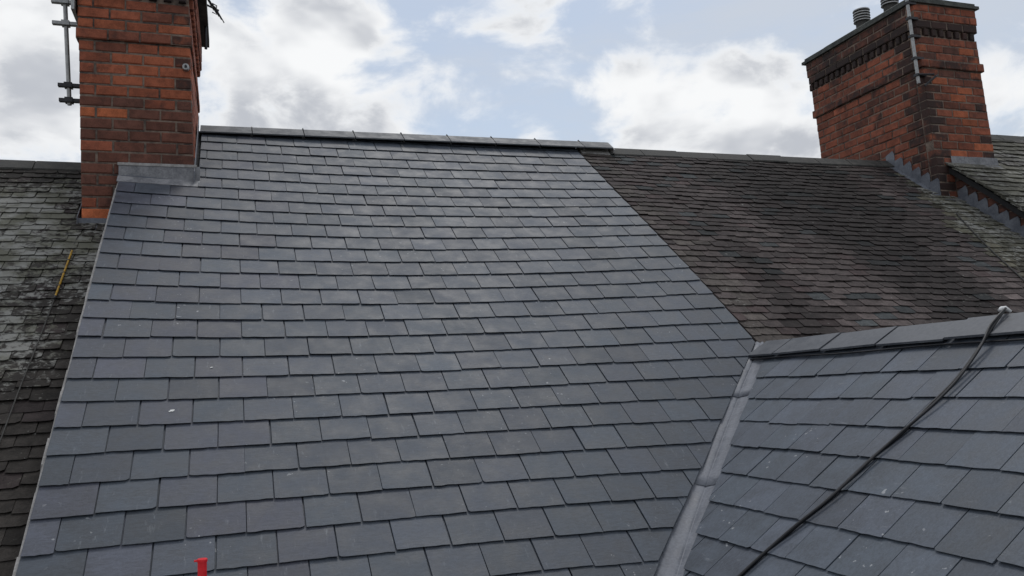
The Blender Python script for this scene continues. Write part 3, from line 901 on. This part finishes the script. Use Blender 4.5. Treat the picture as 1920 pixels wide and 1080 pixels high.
# --- brick upstand of the higher house
up = thing('party_wall', 'narrow brick wall strip with stepped lead flashing under the raised far roof', 'wall')
XP = 8.56
def z_lo(y): return TP * y - .02
def z_hi(y): return ZF + .82 * y - .07
mb = MB(); mb.prism([(XP + .008, -.70, z_lo(-.70) - .3), (XP + .008, -.70, z_hi(-.70)), (XP + .008, -4.0, z_hi(-4.0)), (XP + .008, -4.0, z_lo(-4.0) - .3)], (.2, 0, 0)); mb.build('mortar_core', M_MORTAR, up)
for c in range(0, 36):
    z = -.30 - c * RH; y = -.76 - (BL / 2 if c % 2 else 0)
    for i in range(14):
        ya, yb = y - BL * i, y - BL * (i + 1); mid = (ya + yb) / 2
        if z + RH < z_lo(mid) - .02 or z + RH > z_hi(mid) + .03 or mid < -3.9: continue
        v = rng.gauss(.9, .12); col = BROWN.lerp(DARK, rng.random() * .7)
        put_brick(up, (XP, mid, z), (0, -1, 0), BL - MJ, RH - MJ, .08, (col.x * v, col.y * v, col.z * v, .6))
stepped(up, XP - .004, -.80, -3.8, lambda y: TP * y - .0, .125, .0935, .004)
# =================================================================== SMALL THINGS
# aerial bracket mast standing off the left chimney
am = thing('aerial_mast', 'grey steel aerial mast clamped to the left side of the tall chimney', 'mast')
YM = -.60
MB().tube([(-.424, YM, -.03), (-.47, YM, .864), (-.50, YM, 1.45)], .017, 10).build('pole', M_STEEL, am)
for z, x0, x1, mt in ((.008, -.50, -.31, M_DARKMETAL), (.134, -.51, -.31, M_DARKMETAL), (.66, -.56, -.33, M_STEEL), (.845, -.57, -.33, M_STEEL)):
    b = MB().box(x0, x1, YM - .022, YM + .022, z - .013, z + .013).build('bracket_arm', mt, am)
    xm = -.426 - (z + .02) * .052
    MB().box(xm - .03, xm + .03, YM - .035, YM + .035, z - .02, z + .02).build('clamp', mt, b)
for z in (.76, .95):
    b = MB().box(-.46, -.30, -.985, -.955, z - .012, z + .012).build('wall_bracket', M_DARKMETAL, am)
MB().box(-.36, -.335, -1.0, -.6, .62, .92).build('wall_plate', M_STEEL, am)
# eye bolt and pulley on the chimney's front corner
eb = thing('eye_bolt', 'small round metal fixing on the front right corner of the left chimney', 'bolt', (.48, -.97, .215))
mb = MB(); mb.tube([(.0, .02, 0), (.0, -.03, 0)], .026, 12); mb.build('disc', M_STEEL, eb)
MB().tube([(.0, -.02, 0), (.0, -.045, 0)], .010, 8).build('bolt_head', M_DARKMETAL, eb)
# tv aerial peeping out behind the left chimney
tv = thing('tv_aerial', 'dark toothed television aerial showing behind the left chimney top', 'aerial')
YA = .30
MB().tube([(.60, YA, .9), (.595, YA, 1.9)], .014, 8).build('pole', M_DARKMETAL, tv)
MB().tube([(.58, YA, 1.36), (.72, YA, 1.30)], .010, 8).build('boom', M_DARKMETAL, tv)
for i in range(5):
    x = .62 + i * .024; z = 1.385 - i * .03
    MB().tube([(x - .03, YA - .16, z), (x + .05, YA + .16, z - .012)], .0055, 6).build('element', M_DARKMETAL, tv)
MB().tube([(.66, YA - .02, 1.27), (.70, YA - .02, 1.25), (.70, YA - .02, 1.34), (.66, YA - .02, 1.36)], .006, 6).build('dipole', M_DARKMETAL, tv)
# pole up the front corner of the right chimney
rm = thing('aerial_mast', 'thin pale pole strapped to the corner of the right chimney', 'mast')
pA, pB = Vector((8.25, -.70, .74)), Vector((8.215, -.66, 2.4))
MB().tube([pA, pB], .019, 10).build('pole', M_STEEL, rm)
for f in (.06, .18, .34, .47, .58):
    p = pA.lerp(pB, f); MB().box(p.x - .03, p.x + .10, p.y - .028, p.y + .03, p.z - .014, p.z + .014).build('strap', M_DARKMETAL, rm)
br = MB(); br.tube([(8.26, -.77, .69), (8.40, -.80, .80), (8.47, -.76, .83)], .013, 8); br.build('bracket_arm', M_DARKMETAL, rm)
br = MB(); br.tube([(8.24, -.72, .84), (8.40, -.78, .83)], .012, 8); br.build('bracket_arm', M_DARKMETAL, rm)

# cable over the wing roof
def wpt(v, s, off=.03):
    n = Vector((-SW, 0, CW)); return surf_wing(v, s) + n * off
cp = [(4.991, -.01, .055), (5.029, .135, .065), (5.044, .28, .05), (5.050, .482, .034), (5.032, .66, .030), (5.013, .838, .028), (4.976, 1.026, .030), (4.942, 1.29, .028), (4.90, 1.466, .03), (4.86, 1.64, .028), (4.84, 1.79, .03), (4.80, 2.1, .03), (4.76, 2.5, .03)]
def smooth_path(pts, n=6):
    out = []
    P = [pts[0]] + pts + [pts[-1]]
    for i in range(1, len(P) - 2):
        for k in range(n):
            t = k / n; a, b, c, d = P[i - 1], P[i], P[i + 1], P[i + 2]
            out.append(.5 * ((2 * b) + (c - a) * t + (2 * a - 5 * b + 4 * c - d) * t * t + (3 * b - a - 3 * c + d) * t ** 3))
    out.append(pts[-1]); return out
def wing_cable(dv, wob, seed, label, r):
    r_ = random.Random(seed)
    pts = [wpt(v + dv * min(1, i / 3) + r_.gauss(0, wob), s, o + (.012 if dv else 0)) for i, (v, s, o) in enumerate(cp)]
    return tag(MB().tube(smooth_path(pts), r, 8).build('cable', M_CABLE, None, True), label, 'cable', 'cables over the small slate roof')
wing_cable(0, .002, 1, 'black cable coming over the small roof ridge, the left one of the pair', .0076)
wing_cable(.024, .009, 2, 'black cable lying close along the right side of its twin', .006)
p0 = wpt(4.991, -.01, .062)
tag(MB().tube([p0 + Vector((.04, -.008, -.012)), p0 + Vector((.018, 0, .006)), p0 + Vector((-.004, 0, .004)), p0 + Vector((-.016, .0, -.006))], [.008, .011, .011, .0105], 10).build('cable_clip', M_WHITE, None, True),
    'white plastic cap where the cable crosses the ridge tiles', 'clip')
pts = [wpt(v, .205 + .006 * math.sin(v * 5), .034) for v in lin(3.12, 6.4, 16)]
tag(MB().tube(smooth_path(pts, 3), .005, 6).build('cable', M_CABLE, None, True), 'thin black cable running along under the small roof ridge tiles', 'cable', 'cables over the small slate roof')
# thin lines lying on the old roofs
pts = [surf_right(x, s) + NM * .038 for x, s in ((8.10, 1.45), (8.011, 1.656), (7.786, 2.30), (7.62, 2.866), (7.45, 3.4), (7.3, 3.9))]
tag(MB().tube(smooth_path(pts), .007, 6).build('wire', M_OLDRIDGE, None, True), 'thin wire running down the tiles below the right chimney', 'wire')
def on_left(x, y, lift):
    d = pray(x, y); n = Vector((0, -SL, CL)); o = Vector((0, 0, ZL)) + n * lift; c = Vector(CC); dv = Vector(d)
    return c + dv * ((o - c).dot(n) / dv.dot(n))
pts = [on_left(x, y, .034) for x, y in ((152, 432), (134, 470), (102, 560), (72, 640), (40, 720), (14, 790), (-20, 880), (-60, 980))]
tag(MB().tube(smooth_path(pts), .0042, 6).build('wire', M_OLDRIDGE, None, True), 'thin dark wire trailing down the mossy left roof', 'wire')
ys = thing('yellow_rod', 'thin yellow rod lying on the mossy tiles at left', 'rod')
A_, B_ = on_left(135, 470, .044), on_left(104, 555, .044)
MB().tube([A_, B_], .0065, 8).build('shaft', M_YELLOW, ys)
for f in (.22, .5, .78):
    p = A_.lerp(B_, f); q_ = A_.lerp(B_, f + .02); MB().tube([p, q_], .0075, 8).build('band', M_DARKMETAL, ys)
MB().tube([B_, B_ + (B_ - A_).normalized() * .03], .0075, 8).build('tip', M_DARKMETAL, ys)
# red tube end of the scaffold at the bottom edge
rt = thing('scaffold_tube', 'red plastic-capped tube poking up at the bottom edge', 'tube')
MB().tube([(.722, -5.0, -2.992), (.722, -5.0, -6.0)], .0145, 20).build('shaft', M_RED, rt)
MB().tube([(.722, -5.0, -2.984), (.722, -5.0, -2.986), (.722, -5.0, -2.994)], [.0150, .0165, .0165], 20).build('collar', M_RED, rt)
MB().box(.697, .708, -5.006, -4.994, -2.992, -2.987).build('tab', M_RED, rt)
# bird droppings
def splat(pxy, r, label, seed):
    d = pray(*pxy); best = None
    for k in range(800):
        t = 3 + k * .01; P = Vector(CC + d * t); s = -P.y / CP
        if s > 0 and (P - surf_main(P.x, s)).dot(NM) < .022: best = P; break
    r_ = random.Random(seed); mb = MB(); n = 14
    e1, e2 = Vector((1, 0, 0)), Vector((0, CP, SP))
    for (ox, oy, rr_) in ((0, 0, r), (-r * 1.1, -r * .5, r * .45), (r * .5, r * .5, r * .5)):
        ring = [best + e1 * (ox + math.cos(2 * math.pi * k / n) * rr_ * r_.uniform(.6, 1.2)) + e2 * (oy + math.sin(2 * math.pi * k / n) * rr_ * r_.uniform(.5, 1.0)) for k in range(n)]
        mb.prism([p + NM * .002 for p in ring], NM * .003)
    tag(mb.build('bird_dropping', M_DROP), label, 'dropping')
splat((323, 771), .011, 'larger white bird dropping on a slate near the left verge', 3)
splat((397, 690), .006, 'small white bird dropping higher up the slates', 5)
